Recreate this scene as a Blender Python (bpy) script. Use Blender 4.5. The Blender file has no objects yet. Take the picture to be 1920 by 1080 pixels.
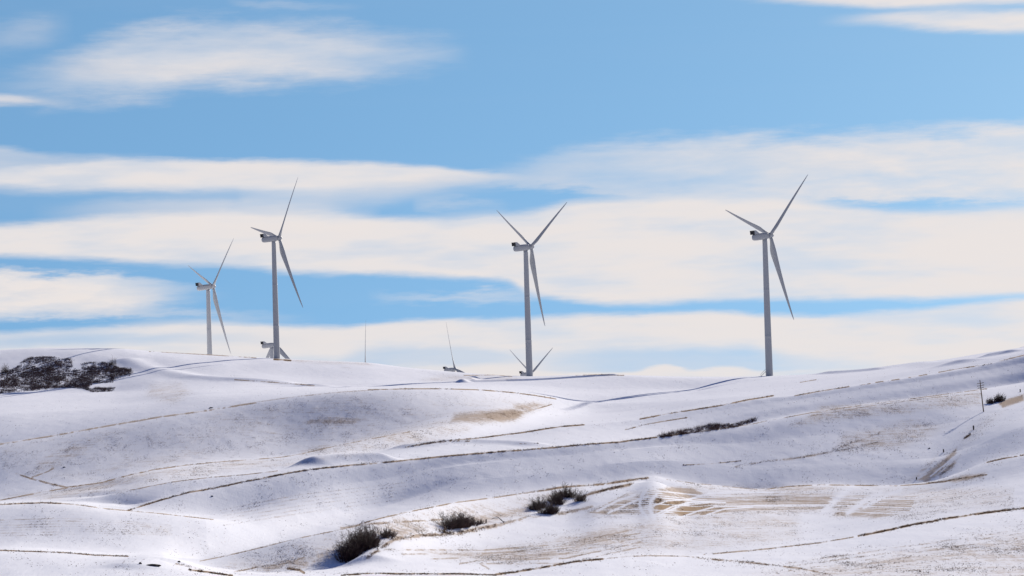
import bpy, math, random
import numpy as np
from mathutils import Matrix, Vector

# ------------------------------------------------------------------ camera, sky, sun, exposure
scene = bpy.context.scene
COL = scene.collection
F = 1920 * 100 / 36.0                      # 100 mm lens on a 36 mm sensor, in photo pixels
ROLL = math.radians(1.75)
PITCH = math.atan(180 / F)
cam_data = bpy.data.cameras.new('camera')
cam_data.lens = 100; cam_data.sensor_width = 36
cam_data.clip_start = 1.0; cam_data.clip_end = 120000
cam = bpy.data.objects.new('camera', cam_data); COL.objects.link(cam)
cam.matrix_world = Matrix.Rotation(math.pi / 2 + PITCH, 4, 'X') @ Matrix.Rotation(-ROLL, 4, 'Z')
scene.camera = cam
scene.render.resolution_x = 1024; scene.render.resolution_y = 576
scene.view_settings.view_transform = 'Standard'; scene.view_settings.look = 'None'
scene.view_settings.gamma = 1.0; scene.view_settings.use_curve_mapping = False
scene.view_settings.exposure = 0.78
scene.cycles.use_denoising = True
scene.cycles.max_bounces = 6; scene.cycles.diffuse_bounces = 3

SUN_AZ = math.radians(22)                  # to the right of the view axis, beyond the ridge
SUN_EL = math.radians(17.5)
sun_data = bpy.data.lights.new('sun', 'SUN')
sun_data.energy = 5.0; sun_data.angle = math.radians(0.5); sun_data.color = (1.0, 0.94, 0.84)
sun = bpy.data.objects.new('sun', sun_data); COL.objects.link(sun)
to_sun = Vector((math.sin(SUN_AZ) * math.cos(SUN_EL), math.cos(SUN_AZ) * math.cos(SUN_EL), math.sin(SUN_EL)))
sun.rotation_euler = to_sun.to_track_quat('Z', 'Y').to_euler()
sun.location = (300, 400, 300)


def unray(px, py):
    """photo pixel -> (X/Y, Z/Y) of its line of sight"""
    a = (np.asarray(px, float) - 960) / F; b = (540 - np.asarray(py, float)) / F
    u = a * math.cos(ROLL) + b * math.sin(ROLL); v = -a * math.sin(ROLL) + b * math.cos(ROLL)
    s = np.tan(np.arctan(v) + PITCH)
    return u * (math.cos(PITCH) + s * math.sin(PITCH)), s


def project(X, Y, Z):
    d = Y * math.cos(PITCH) + Z * math.sin(PITCH); up = -Y * math.sin(PITCH) + Z * math.cos(PITCH)
    u = X / d; v = up / d
    return 960 + F * (u * math.cos(ROLL) - v * math.sin(ROLL)), 540 - F * (u * math.sin(ROLL) + v * math.cos(ROLL))


# sky: Nishita light plus bands of wind-drawn cloud, laid out by compass bearing and height above the horizon
world = bpy.data.worlds.new('World'); scene.world = world; world.use_nodes = True
wt = world.node_tree; wt.nodes.clear()


class NT:
    def __init__(self, tree): self.t = tree
    def n(self, kind, **kw):
        nd = self.t.nodes.new(kind)
        for k, v in kw.items(): setattr(nd, k, v)
        return nd
    def put(self, sock, val):
        if hasattr(val, 'is_linked') or isinstance(val, bpy.types.NodeSocket): self.t.links.new(val, sock)
        elif val is not None: sock.default_value = val
    def m(self, op, a, b=None, c=None, clamp=False):
        nd = self.n('ShaderNodeMath', operation=op, use_clamp=clamp)
        for i, x in enumerate((a, b, c)):
            if x is not None: self.put(nd.inputs[i], x)
        return nd.outputs[0]
    def step(self, x, lo, hi):
        nd = self.n('ShaderNodeMapRange', interpolation_type='SMOOTHSTEP')
        for i, v in enumerate((x, lo, hi, 0.0, 1.0)): self.put(nd.inputs[i], v)
        return nd.outputs[0]
    def mix(self, f, a, b, blend='MIX'):
        nd = self.n('ShaderNodeMix', data_type='RGBA', blend_type=blend)
        self.put(nd.inputs[0], f); self.put(nd.inputs[6], a); self.put(nd.inputs[7], b)
        return nd.outputs[2]
    def noise(self, vec, scale, detail=4, rough=0.55, dist=0.0):
        nd = self.n('ShaderNodeTexNoise')
        self.put(nd.inputs['Vector'], vec)
        nd.inputs['Scale'].default_value = scale; nd.inputs['Detail'].default_value = detail
        nd.inputs['Roughness'].default_value = rough; nd.inputs['Distortion'].default_value = dist
        return nd.outputs['Fac']
    def xyz(self, x, y, z):
        nd = self.n('ShaderNodeCombineXYZ')
        for i, v in enumerate((x, y, z)): self.put(nd.inputs[i], v)
        return nd.outputs[0]
    def vscale(self, vec, s):
        nd = self.n('ShaderNodeVectorMath', operation='MULTIPLY')
        self.put(nd.inputs[0], vec); nd.inputs[1].default_value = s
        return nd.outputs[0]


W = NT(wt)
geo = W.n('ShaderNodeTexCoord')
sep = W.n('ShaderNodeSeparateXYZ'); wt.links.new(geo.outputs['Generated'], sep.inputs[0])
dx, dy, dz = sep.outputs
az = W.m('ARCTAN2', dx, dy)
el = W.m('ARCSINE', dz)
AZ0, AZW, EL0, ELW = -0.26, 0.52, -0.03, 0.21
azn = W.m('DIVIDE', W.m('SUBTRACT', az, AZ0), AZW)
sv = W.xyz(W.m('MULTIPLY', az, 60.0), W.m('MULTIPLY', el, 60.0), 0.0)
warp = W.m('SUBTRACT', W.noise(W.vscale(sv, (0.55, 2.6, 1)), 1.0, 5, 0.6), 0.5)
fine = W.m('SUBTRACT', W.noise(W.vscale(sv, (1.6, 16.0, 1)), 1.0, 5, 0.62), 0.5)
PX = 1.0 / F
veil = W.noise(W.vscale(sv, (0.7, 3.2, 1)), 1.0, 5, 0.6, 0.3)
elw = W.m('ADD', el, W.m('ADD', W.m('MULTIPLY', warp, 24 * PX), W.m('MULTIPLY', fine, 6 * PX)))
elw_soft = W.m('ADD', el, W.m('ADD', W.m('MULTIPLY', warp, 70 * PX), W.m('MULTIPLY', fine, 16 * PX)))
eln = W.m('DIVIDE', W.m('SUBTRACT', elw, EL0), ELW)
eln_soft = W.m('DIVIDE', W.m('SUBTRACT', elw_soft, EL0), ELW)


def curve(pts):
    nd = W.n('ShaderNodeFloatCurve')
    mp = nd.mapping; mp.use_clip = False; mp.extend = 'HORIZONTAL'
    c = mp.curves[0]
    pts = sorted(pts)
    while len(c.points) < len(pts): c.points.new(0.5, 0.5)
    for q, (x, y) in zip(c.points, pts):
        q.location = (x, y); q.handle_type = 'AUTO_CLAMPED'
    mp.update()
    wt.links.new(azn, nd.inputs['Value'])
    return nd.outputs[0]


def edge(pts):
    out = []
    for x, y in pts:
        u, s = unray(x, y)
        out.append(((math.atan(u) - AZ0) / AZW, (math.atan(s) - EL0) / ELW))
    return curve(out)


def amount(pts):
    return curve([((math.atan(float(unray(x, 400)[0])) - AZ0) / AZW, a) for x, a in pts])


clear = None


def band(top, bot, alpha, st, sb, soft=False):
    """one cloud band: upper edge, lower edge, thickness along it, softness of both edges in arc"""
    global clear
    e = eln_soft if soft else eln
    a = amount(alpha)
    if bot is not None:
        w = 1.5 * sb * PX / ELW; b = edge(bot)
        a = W.m('MULTIPLY', a, W.step(e, W.m('SUBTRACT', b, w), W.m('ADD', b, w)))
    if top is not None:
        w = 1.5 * st * PX / ELW; t = edge(top)
        a = W.m('MULTIPLY', a, W.m('SUBTRACT', 1.0, W.step(e, W.m('SUBTRACT', t, w), W.m('ADD', t, w))))
    if soft: a = W.m('MULTIPLY', a, W.m('ADD', 0.55, W.m('MULTIPLY', veil, 0.9)), clamp=True)
    k = W.m('SUBTRACT', 1.0, a)
    clear = k if clear is None else W.m('MULTIPLY', clear, k)


band([(0, 165), (60, 145), (120, 122), (180, 90), (260, 64), (340, 50), (420, 50), (560, 55), (640, 60), (720, 70), (780, 85), (850, 95), (880, 104)],
     [(0, 192), (100, 187), (200, 186), (300, 178), (360, 165), (450, 156), (540, 150), (620, 150), (700, 138), (760, 128), (850, 114), (880, 106)],
     [(0, .18), (80, .36), (200, .6), (350, .68), (560, .66), (700, .56), (820, .42), (900, 0)], 22, 22, True)
band([(0, 60), (60, 42), (130, 45)], [(0, 95), (60, 92), (130, 70)], [(0, .22), (60, .26), (110, .14), (150, 0)], 16, 20, True)
band([(220, 118), (300, 98), (380, 92), (480, 96)], [(220, 158), (320, 152), (450, 146), (520, 140)], [(180, 0), (260, .3), (380, .35), (520, .25), (640, 0)], 14, 12, True)
band(None, [(1360, -8), (1450, 3), (1560, 14), (1700, 20), (1930, 19)], [(1340, 0), (1420, .25), (1520, .7), (1620, .92), (1930, .97)], 8, 7)
band([(1540, 42), (1620, 34), (1750, 29), (1930, 33)], [(1540, 46), (1640, 51), (1740, 58), (1860, 66), (1930, 69)],
     [(1540, 0), (1600, .3), (1660, .6), (1760, .9), (1930, .97)], 7, 8)
band([(440, 2), (540, 6), (640, 10)], [(440, 12), (560, 18), (680, 24)], [(430, 0), (540, .28), (600, .22), (700, 0)], 8, 8, True)
band([(-40, 190), (0, 190), (100, 195), (200, 203)], [(-40, 202), (0, 202), (100, 204), (200, 208)], [(-40, .85), (30, .8), (75, .5), (120, .2), (210, 0)], 5, 7)
band([(0, 320), (120, 312), (240, 305), (330, 301), (450, 304), (600, 306), (720, 305), (800, 312), (870, 321), (950, 328), (1000, 335)],
     [(0, 361), (200, 360), (400, 360), (560, 362), (700, 350), (800, 345), (900, 340), (1000, 338)],
     [(0, .95), (600, .95), (850, .9), (930, .65), (1000, .25), (1080, 0)], 6, 11)
band([(0, 284), (120, 296), (260, 298), (400, 300)], [(0, 330), (200, 330), (400, 330)], [(0, .55), (120, .45), (240, .3), (360, 0)], 6, 10, False)
band([(480, 345), (700, 340), (900, 335)], [(480, 386), (600, 385), (700, 380), (800, 366), (900, 356)], [(440, 0), (580, .55), (700, .5), (820, .35), (960, 0)], 8, 12)
band([(100, 388), (300, 376), (420, 374), (560, 380), (680, 392)], [(100, 430), (680, 430)], [(60, 0), (200, .3), (350, .5), (560, .6), (640, .5), (720, 0)], 9, 8)
band([(790, 372), (850, 374), (940, 380)], [(790, 392), (860, 394), (940, 392)], [(770, 0), (830, .25), (900, .2), (960, 0)], 8, 8, True)
band([(920, 322), (1000, 300), (1060, 282), (1160, 271), (1280, 264), (1450, 260), (1600, 258), (1800, 250), (1850, 243), (1930, 239)],
     [(920, 345), (1000, 352), (1100, 362), (1200, 375), (1300, 390), (1400, 392), (1500, 384), (1600, 378), (1760, 382), (1930, 382)],
     [(900, 0), (960, .25), (1060, .42), (1200, .55), (1400, .66), (1600, .78), (1930, .88)], 16, 8, True)
band([(0, 426), (150, 416), (300, 405), (400, 400), (560, 402), (640, 402), (700, 410), (800, 409), (900, 403), (1000, 395), (1060, 382), (1150, 374), (1300, 371), (1440, 373), (1560, 387), (1650, 397), (1760, 399), (1930, 391)],
     [(0, 485), (130, 488), (300, 497), (460, 502), (560, 510), (700, 513), (820, 518), (900, 524), (950, 528), (990, 548), (1060, 561), (1200, 569), (1300, 565), (1440, 560), (1640, 560), (1800, 560), (1930, 554)],
     [(0, .97), (1930, .97)], 8, 7)
band([(0, 513), (200, 516), (280, 520), (340, 533), (390, 550)], [(0, 592), (100, 592), (200, 588), (300, 574), (390, 556)],
     [(0, .97), (180, .92), (260, .7), (330, .38), (400, .1), (440, 0)], 8, 12, True)
band([(0, 576), (200, 578), (400, 586), (560, 596)], [(0, 600), (200, 598), (400, 602), (600, 606)], [(0, .3), (200, .4), (420, .3), (600, 0)], 7, 7, True)
band([(690, 555), (800, 552), (960, 545)], [(690, 570), (820, 568), (980, 566)], [(680, 0), (760, .3), (900, .4), (960, .35), (1030, 0)], 7, 8, True)
band([(0, 626), (150, 618), (300, 607), (420, 606), (560, 613), (640, 612), (700, 605), (800, 600), (960, 597), (1060, 594), (1200, 588), (1300, 587), (1440, 592), (1560, 591), (1700, 583), (1800, 575), (1930, 563)],
     None, [(0, .93), (700, .95), (1930, .97)], 6, 6)
cover = W.m('SUBTRACT', 1.0, clear)


def gap(top, bot, alpha, st, sb):
    """a window of clear sky in the cloud"""
    global cover
    b = edge(bot); t = edge(top); wb = sb * PX / ELW; w_ = st * PX / ELW
    g = W.m('MULTIPLY', W.step(eln, W.m('SUBTRACT', b, wb), W.m('ADD', b, wb)), W.m('SUBTRACT', 1.0, W.step(eln, W.m('SUBTRACT', t, w_), W.m('ADD', t, w_))))
    cover = W.m('MULTIPLY', cover, W.m('SUBTRACT', 1.0, W.m('MULTIPLY', g, amount(alpha))))


gap([(960, 668), (1100, 660), (1250, 652), (1400, 656), (1560, 672)], [(960, 690), (1100, 700), (1190, 697), (1245, 685), (1300, 695), (1370, 689), (1440, 697), (1560, 690)], [(960, 0), (1080, .35), (1200, .5), (1380, .5), (1460, .3), (1580, 0)], 12, 4)
gap([(600, 672), (740, 652), (860, 650), (960, 662)], [(600, 690), (760, 688), (960, 682)], [(620, 0), (740, .35), (880, .35), (980, 0)], 10, 8)
gap([(-20, 640), (200, 628), (420, 625), (560, 630)], [(-20, 655), (200, 645), (420, 645), (560, 650)], [(0, .3), (300, .25), (600, 0)], 8, 8)
# thin places in the low cloud
thin = W.noise(W.vscale(sv, (0.24, 1.35, 1)), 1.0, 4, 0.55)
cover = W.m('MULTIPLY', cover, W.m('SUBTRACT', 1.0, W.m('MULTIPLY', W.step(thin, 0.44, 0.74), 0.32)))
cover = W.m('MULTIPLY', cover, W.m('SUBTRACT', 1.0, W.step(el, 0.145, 0.21)))
# a generic broken layer higher up, outside the photograph
hi = W.step(W.noise(W.xyz(W.m('MULTIPLY', dx, 2.0), W.m('MULTIPLY', dy, 2.0), W.m('MULTIPLY', dz, 6.0)), 1.3, 5, 0.6), 0.5, 0.72)
hi = W.m('MULTIPLY', W.m('MULTIPLY', hi, W.step(el, 0.15, 0.35)), 0.12)
cover = W.m('MAXIMUM', cover, hi)

sky = W.n('ShaderNodeTexSky', sky_type='NISHITA')
sky.sun_disc = False; sky.sun_elevation = SUN_EL; sky.sun_rotation = SUN_AZ
sky.altitude = 700; sky.air_density = 1.0; sky.dust_density = 0.2; sky.ozone_density = 1.0
# the clear winter air is a deep blue right down to the ridge: read the sky a little higher up
zr = W.m('ADD', W.m('MULTIPLY', W.m('MAXIMUM', dz, 0.0), 0.75), 0.30)
nv = W.n('ShaderNodeVectorMath', operation='NORMALIZE')
wt.links.new(W.xyz(dx, dy, zr), nv.inputs[0]); wt.links.new(nv.outputs[0], sky.inputs['Vector'])
SKY_STRENGTH = 0.0495
cloud_tone = W.mix(W.step(thin, 0.35, 0.65), (9.9, 9.2, 8.9, 1), (9.2, 9.0, 9.2, 1))
hi_sky = W.step(el, 0.13, 0.34)
tint = W.mix(hi_sky, (0.93, 1.29, 1.44, 1), (0.60, 0.72, 1.25, 1))
blue = W.mix(1.0, sky.outputs[0], tint, 'MULTIPLY')
colr = W.mix(cover, blue, cloud_tone)
bg = W.n('ShaderNodeBackground'); bg.inputs['Strength'].default_value = SKY_STRENGTH
wt.links.new(colr, bg.inputs['Color'])
wo = W.n('ShaderNodeOutputWorld'); wt.links.new(bg.outputs[0], wo.inputs['Surface'])
world.cycles.sampling_method = 'MANUAL'; world.cycles.sample_map_resolution = 1024

# ------------------------------------------------------------------ terrain: one sheet of real hills
RNG = np.random.default_rng(7)
random.seed(7)


def hash2(ix, iy, seed):
    h = (ix.astype(np.int64) * 374761393 + iy.astype(np.int64) * 668265263 + seed * 974711) & 0xffffffff
    h = ((h ^ (h >> 13)) * 1274126177) & 0xffffffff
    return ((h ^ (h >> 16)) & 0xffff) / 65535.0


def vnoise(x, y, seed=0):
    ix = np.floor(x); iy = np.floor(y); fx = x - ix; fy = y - iy
    fx = fx * fx * fx * (fx * (fx * 6 - 15) + 10); fy = fy * fy * fy * (fy * (fy * 6 - 15) + 10)
    a = hash2(ix, iy, seed); b = hash2(ix + 1, iy, seed); c = hash2(ix, iy + 1, seed); d = hash2(ix + 1, iy + 1, seed)
    return (a * (1 - fx) + b * fx) * (1 - fy) + (c * (1 - fx) + d * fx) * fy - 0.5


# crest lines, nearest first: (outline points x, y), (x, distance in metres), (x, how far the ground dips out of sight behind)
LAYERS = [
    ('front', [(-260, 1050), (-100, 1036), (0, 1032), (60, 1033), (120, 1036), (180, 1041), (240, 1043), (270, 1042), (300, 1044), (345, 1055), (400, 1070), (450, 1079), (640, 1079), (760, 1075), (860, 1074.5), (930, 1077), (1040, 1059), (1130, 1047), (1220, 1041), (1290, 1042), (1440, 1028), (1540, 1017), (1620, 1002), (1700, 985), (1780, 970), (1850, 960), (1920, 952), (2180, 920)],
     [(0, 400), (400, 385), (900, 365), (1300, 400), (1920, 455)],
     [(0, 5), (380, 6), (450, 2), (900, 2), (1050, 3), (1300, 3), (1500, 1), (1920, 3)]),
    ('gully', [(-260, 1048), (-100, 1033), (0, 1029), (120, 1033.5), (200, 1038.5), (300, 1041.5), (345, 1053), (400, 1066), (500, 1073), (640, 1064), (700, 1034), (760, 1011), (860, 997), (960, 980), (1060, 955), (1120, 926), (1190, 909.5), (1222, 903), (1300, 935), (1500, 945), (1740, 925), (1920, 890), (2180, 850)],
     [(0, 418), (400, 424), (640, 438), (700, 455), (860, 528), (1000, 570), (1060, 590), (1190, 632), (1300, 605), (1600, 592), (1800, 560), (1920, 540)],
     [(0, 0), (1920, 0)]),
    ('near', [(-260, 1046), (-100, 1030), (0, 1026), (120, 1031), (200, 1036), (300, 1039), (345, 1049), (375, 1052), (420, 1042), (500, 1023), (560, 1008), (620, 996), (660, 987), (700, 973), (760, 959), (850, 941), (930, 931), (1000, 921), (1060, 911), (1140, 905), (1200, 896), (1222, 894), (1250, 898), (1300, 905), (1360, 911), (1420, 917), (1440, 916.5), (1480, 911), (1540, 908), (1600, 909), (1680, 910), (1740, 906), (1790, 889), (1850, 867), (1920, 851), (2180, 800)],
     [(0, 436), (400, 442), (700, 487), (860, 562), (1000, 615), (1060, 632), (1222, 668), (1440, 665), (1650, 655), (1800, 615), (1920, 590)],
     [(0, 1.5), (350, 1.5), (420, 4), (700, 6), (1200, 8), (1400, 4), (1500, 3), (1700, 2), (1800, 2), (1920, 3)]),
    ('left', [(-260, 957), (-100, 948), (0, 946), (40, 944.5), (80, 942.5), (110, 943.5), (150, 946.5), (200, 953.5), (245, 957.5), (320, 963), (400, 973), (480, 980), (660, 962), (900, 900), (1060, 882), (1222, 864), (1440, 872), (1740, 860), (1920, 800), (2180, 745)],
     [(0, 540), (200, 536), (400, 548), (550, 584), (700, 630), (1000, 672), (1222, 704), (1300, 716), (1500, 712), (1700, 706), (1850, 682), (1920, 675)],
     [(0, 4), (240, 4), (380, 2), (440, 0), (1920, 0)]),
    ('long', [(-260, 954), (-100, 945.5), (0, 943.5), (60, 941.8), (100, 941.3), (150, 944), (200, 950), (240, 955), (300, 937), (355, 922), (400, 915), (450, 904), (520, 890), (580, 879.5), (640, 873), (700, 868), (760, 862), (850, 853), (950, 845), (1040, 838), (1100, 832), (1160, 828), (1230, 819), (1290, 811.5), (1350, 804), (1400, 796), (1440, 788), (1520, 773), (1600, 761), (1700, 748), (1800, 735), (1850, 728), (1920, 717), (2180, 680)],
     [(0, 590), (240, 590), (400, 612), (700, 656), (1000, 694), (1300, 750), (1600, 806), (1780, 834), (1920, 915)],
     [(0, 0), (240, 0), (300, 2), (420, 4), (560, 7), (700, 9), (760, 6), (1000, 5), (1300, 4), (1920, 3)]),
    ('blue', [(-260, 952), (-100, 943), (0, 941.5), (90, 938.5), (185, 932.5), (245, 917.5), (320, 903), (390, 894.5), (460, 888.5), (520, 881.5), (560, 874), (600, 868), (700, 858), (1000, 829), (1200, 806), (1400, 775), (1600, 744), (1920, 695), (2180, 650)],
     [(0, 620), (200, 620), (400, 645), (700, 708), (1000, 780), (1300, 884), (1600, 927), (1800, 950), (1920, 985)],
     [(0, 0), (170, 0), (220, 1.5), (540, 2), (620, 0.4), (720, 0), (1920, 0)]),
    ('lip', [(-260, 950), (-100, 941), (0, 939.4), (100, 928), (200, 917.5), (300, 893), (400, 880.5), (500, 872), (600, 858), (690, 851.5), (760, 838), (830, 826), (900, 820), (980, 810), (1050, 799), (1095, 795.5), (1150, 791), (1200, 786), (1280, 771), (1350, 760), (1450, 745), (1490, 741.5), (1590, 725), (1700, 708.5), (1800, 693), (1920, 667), (2180, 610)],
     [(0, 655), (200, 650), (400, 702), (700, 765), (1000, 845), (1300, 908), (1600, 948), (1800, 972), (1920, 1010)],
     [(0, 0), (660, 0), (740, 1.5), (850, 3), (1000, 4), (1095, 2), (1150, .6), (1200, 1.2), (1400, .8), (1600, 1), (1920, 1.5)]),
    ('stubble', [(-260, 960), (-100, 950), (0, 937), (60, 925.5), (125, 914), (190, 903.5), (240, 890), (290, 879.5), (350, 871), (400, 866), (470, 861), (530, 856), (570, 849), (610, 839.5), (650, 831), (700, 821), (770, 808.5), (860, 794), (960, 783), (1100, 778), (1200, 768), (1300, 752), (1500, 731), (1700, 697), (1920, 661), (2180, 600)],
     [(0, 695), (200, 690), (400, 755), (700, 835), (850, 920), (1000, 1090), (1075, 1210), (1200, 1225), (1350, 1150), (1920, 1090)],
     [(0, 5), (125, 4), (220, 1.5), (600, 1.2), (760, .8), (850, 0), (1920, 0)]),
    ('dome', [(-260, 880), (-100, 847), (0, 831), (100, 815), (200, 797), (300, 780), (400, 766), (480, 752), (560, 741), (640, 733.5), (700, 730), (760, 728), (830, 728), (900, 730), (960, 735), (1000, 740), (1040, 747), (1070, 752), (1120, 755.5), (1200, 752), (1300, 744), (1500, 722), (1700, 693), (1920, 659), (2180, 595)],
     [(0, 1040), (200, 1060), (400, 1072), (750, 1100), (960, 1205), (1040, 1265), (1130, 1300), (1300, 1310), (1920, 1270)],
     [(0, 10), (500, 8), (700, 5), (950, 3.5), (1040, 1.5), (1080, 0), (1920, 0)]),
    ('field', [(-260, 800), (-100, 775), (0, 768), (200, 758), (400, 735), (600, 729), (700, 726.5), (800, 724), (900, 724), (1000, 729), (1060, 734), (1130, 736.5), (1225, 735), (1290, 734), (1350, 726), (1440, 717), (1540, 708), (1700, 690), (1920, 657.3), (2180, 592)],
     [(0, 1290), (400, 1290), (700, 1320), (900, 1390), (1000, 1400), (1225, 1425), (1350, 1440), (1920, 1400)],
     [(0, 0), (1080, 0), (1180, .3), (1320, .3), (1400, 0), (1920, 0)]),
    ('bank', [(-260, 760), (-100, 742), (0, 738), (200, 735), (300, 724), (440, 719), (600, 725), (660, 725), (700, 724.5), (800, 722), (885, 718.5), (950, 716.5), (1020, 713), (1080, 709), (1150, 705), (1250, 707.5), (1350, 708.5), (1440, 707), (1540, 703.5), (1600, 699), (1700, 688), (1800, 673.5), (1920, 656), (2180, 590)],
     [(0, 1550), (400, 1510), (600, 1500), (900, 1530), (1150, 1560), (1440, 1545), (1700, 1500), (1920, 1480)],
     [(0, 0), (840, 0), (890, 2), (1000, 2), (1120, 1.2), (1160, 0), (1500, 0.0), (1920, 0)]),
    ('ridge', [(-260, 680), (-100, 665), (0, 657), (60, 653.5), (150, 652.5), (230, 654), (290, 659), (400, 665), (480, 670), (540, 673), (620, 677), (690, 680), (760, 688.5), (840, 696), (900, 701), (960, 705), (1000, 706.3), (1060, 703.7), (1130, 702), (1200, 704), (1300, 706.5), (1400, 706), (1450, 705), (1540, 700.5), (1600, 696.5), (1680, 686), (1720, 681), (1790, 671), (1850, 661), (1920, 652), (2180, 585)],
     [(0, 1900), (390, 1850), (520, 1836), (700, 1790), (900, 1750), (1000, 1724), (1200, 1660), (1440, 1594), (1600, 1650), (1750, 1730), (1920, 1860)],
     [(0, 25), (1920, 25)]),
]

U_FINE = 0.205
uc = np.concatenate([np.linspace(-1.2, -0.25, 40, endpoint=False), np.linspace(-0.25, -U_FINE, 30, endpoint=False),
                     np.linspace(-U_FINE, U_FINE, 1750), np.linspace(U_FINE, 0.25, 31)[1:], np.linspace(0.25, 1.2, 41)[1:]])
NC = len(uc)
xc = np.clip(uc * F + 960, -260, 2180)          # column's photo x, held outside the frame


def pchip_slopes(x, y):
    h = x[1:] - x[:-1]; d = (y[1:] - y[:-1]) / h
    m = np.zeros_like(y)
    w1 = 2 * h[1:] + h[:-1]; w2 = h[1:] + 2 * h[:-1]
    ok = d[:-1] * d[1:] > 0
    den = np.where(ok, w1 / np.where(ok, d[:-1], 1) + w2 / np.where(ok, d[1:], 1), 1)
    m[1:-1] = np.where(ok, (w1 + w2) / den, 0)
    m[0] = d[0]; m[-1] = d[-1]
    return m


def hermite(x0, x1, y0, y1, m0, m1, x):
    h = x1 - x0; t = (x - x0) / h
    return (y0 * (1 + 2 * t) * (1 - t) ** 2 + m0 * h * t * (1 - t) ** 2 + y1 * t * t * (3 - 2 * t) + m1 * h * t * t * (t - 1))


def pchip1(px, py, x):
    px = np.asarray(px, float); py = np.asarray(py, float)
    m = pchip_slopes(px, py)
    i = np.clip(np.searchsorted(px, x, side='right') - 1, 0, len(px) - 2)
    return np.where(x <= px[0], py[0], np.where(x >= px[-1], py[-1], hermite(px[i], px[i + 1], py[i], py[i + 1], m[i], m[i + 1], x)))


def blur(a, n):
    k = np.hanning(n + 2)[1:-1]; k /= k.sum()
    return np.convolve(np.pad(a, n // 2, mode='edge'), k, 'valid')[:len(a)]


# how much of the ground behind each crest lies out of sight before the next slope rises
SHELF = dict(front=[(0, .3), (1920, .06)], gully=[(0, .1), (1920, .1)], near=[(0, .2), (300, .3), (500, .7), (1000, .72), (1300, .5), (1500, .35), (1920, .3)],
             left=[(0, .5), (500, .65), (1920, .5)], long=[(0, .5), (700, .65), (1100, .68), (1300, .84), (1920, .82)],
             blue=[(0, .5), (1920, .5)], lip=[(0, .5), (1920, .45)], stubble=[(0, .5), (400, .55), (760, .64), (1100, .5), (1920, .4)],
             dome=[(0, .06), (500, .1), (1000, .4), (1920, .3)], field=[(0, .2), (1100, .3), (1920, .36)], bank=[(0, .3), (1920, .3)])
SHELF = {k: blur(np.interp(xc, [q[0] for q in v], [q[1] for q in v]), 201) for k, v in SHELF.items()}
cr_s, cr_y, cr_d = [], [], []
for name, out, dep, dip in LAYERS:
    u, s = unray([q[0] for q in out], [q[1] for q in out])
    s = pchip1(u, s, uc)
    cr_s.append(blur(s, 9))
    cr_y.append(blur(pchip1([q[0] for q in dep], [q[1] for q in dep], xc), 181))
    cr_d.append(blur(np.interp(xc, [q[0] for q in dip], [q[1] for q in dip]), 161))
K = len(LAYERS)
for k in range(1, K):                              # keep the order of the crests
    cr_s[k] = np.maximum(cr_s[k], cr_s[k - 1] + 0.4 / F)
    cr_y[k] = blur(np.maximum(cr_y[k], cr_y[k - 1] + 26), 121)
    cr_y[k] = np.maximum(cr_y[k], cr_y[k - 1] + 18)

kY, kS, segs = [], [], []


def knot(y, s): kY.append(np.broadcast_to(np.asarray(y, float), (NC,)).copy()); kS.append(np.broadcast_to(np.asarray(s, float), (NC,)).copy())


for y, z in ((4, -2.0), (20, -2.6), (60, -6.0), (150, -13.0), (290, -21.5)): knot(y, z / y)
segs += [4, 6, 8, 10]
for k in range(K):
    knot(cr_y[k], cr_s[k]); segs.append(None)
    if k < K - 1:
        d = cr_d[k]; w = blur(blur(np.clip(d / 0.6, 0, 1), 301), 201)
        room = cr_y[k + 1] - cr_y[k]
        gap = room * SHELF[LAYERS[k][0]]
        for fr, sv_ in ((0.5, cr_s[k] - 1.8 * d / F), (1.0, cr_s[k])):
            lin = cr_s[k] + (cr_s[k + 1] - cr_s[k]) * gap * fr / room
            knot(cr_y[k] + gap * fr, lin * (1 - w) + sv_ * w); segs.append(None)
yl = cr_y[-1]
knot(yl + 50, cr_s[-1] - 3 / F); segs.append(6)
knot(np.maximum(yl + 130, 2000), np.minimum(-10 / 2000, cr_s[-1] - 12 / F)); segs.append(8)
for y, z in ((2260, -49), (2850, -66), (6000, -90), (20000, -100), (60000, -115)):
    knot(y, z / y); segs.append(10)
kY = np.array(kY); kS = np.array(kS)
inner = (np.abs(uc) < 0.19)
# let the kinks of a crest line die out down its slope, and give long slopes swells of their own
crest_of = {}
jj = 5
for k in range(K):
    crest_of[jj] = k; jj += 3
SOFT = [c - blur(blur(c, 301), 151) for c in cr_s]
rows_Y, rows_S, row_band, rows_T = [], [], [], []
M = pchip_slopes(kY, kS)
for j in range(len(kY) - 1):
    n = segs[j]
    if n is None:
        span = np.max(np.abs(kS[j + 1] - kS[j])[inner]) * F
        n = int(min(330, max(10, span * 1.5)))
    for i in range(n):
        t = i / n
        y = kY[j] + (kY[j + 1] - kY[j]) * t
        sv_ = hermite(kY[j], kY[j + 1], kS[j], kS[j + 1], M[j], M[j + 1], y)
        sw = 0.0
        if j + 1 in crest_of:
            k = crest_of[j + 1]
            h1 = t * t * (3 - 2 * t)
            sv_ = sv_ - SOFT[k] * (h1 - h1 * t ** 3)
            if k > 0: sv_ = sv_ - SOFT[k - 1] * ((1 - h1) - (1 - h1) * (1 - t) ** 3)
            sw = np.sin(np.pi * t) ** 1.2 * np.abs(kS[j + 1] - kS[j])
        rows_Y.append(y); rows_S.append(sv_); rows_T.append(np.broadcast_to(np.asarray(sw, float), (NC,)).copy())
        row_band.append(j)
rows_Y.append(kY[-1]); rows_S.append(kS[-1]); rows_T.append(np.zeros(NC))
GY = np.array(rows_Y); GX = GY * uc[None, :]; GZ = GY * np.array(rows_S)
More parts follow.
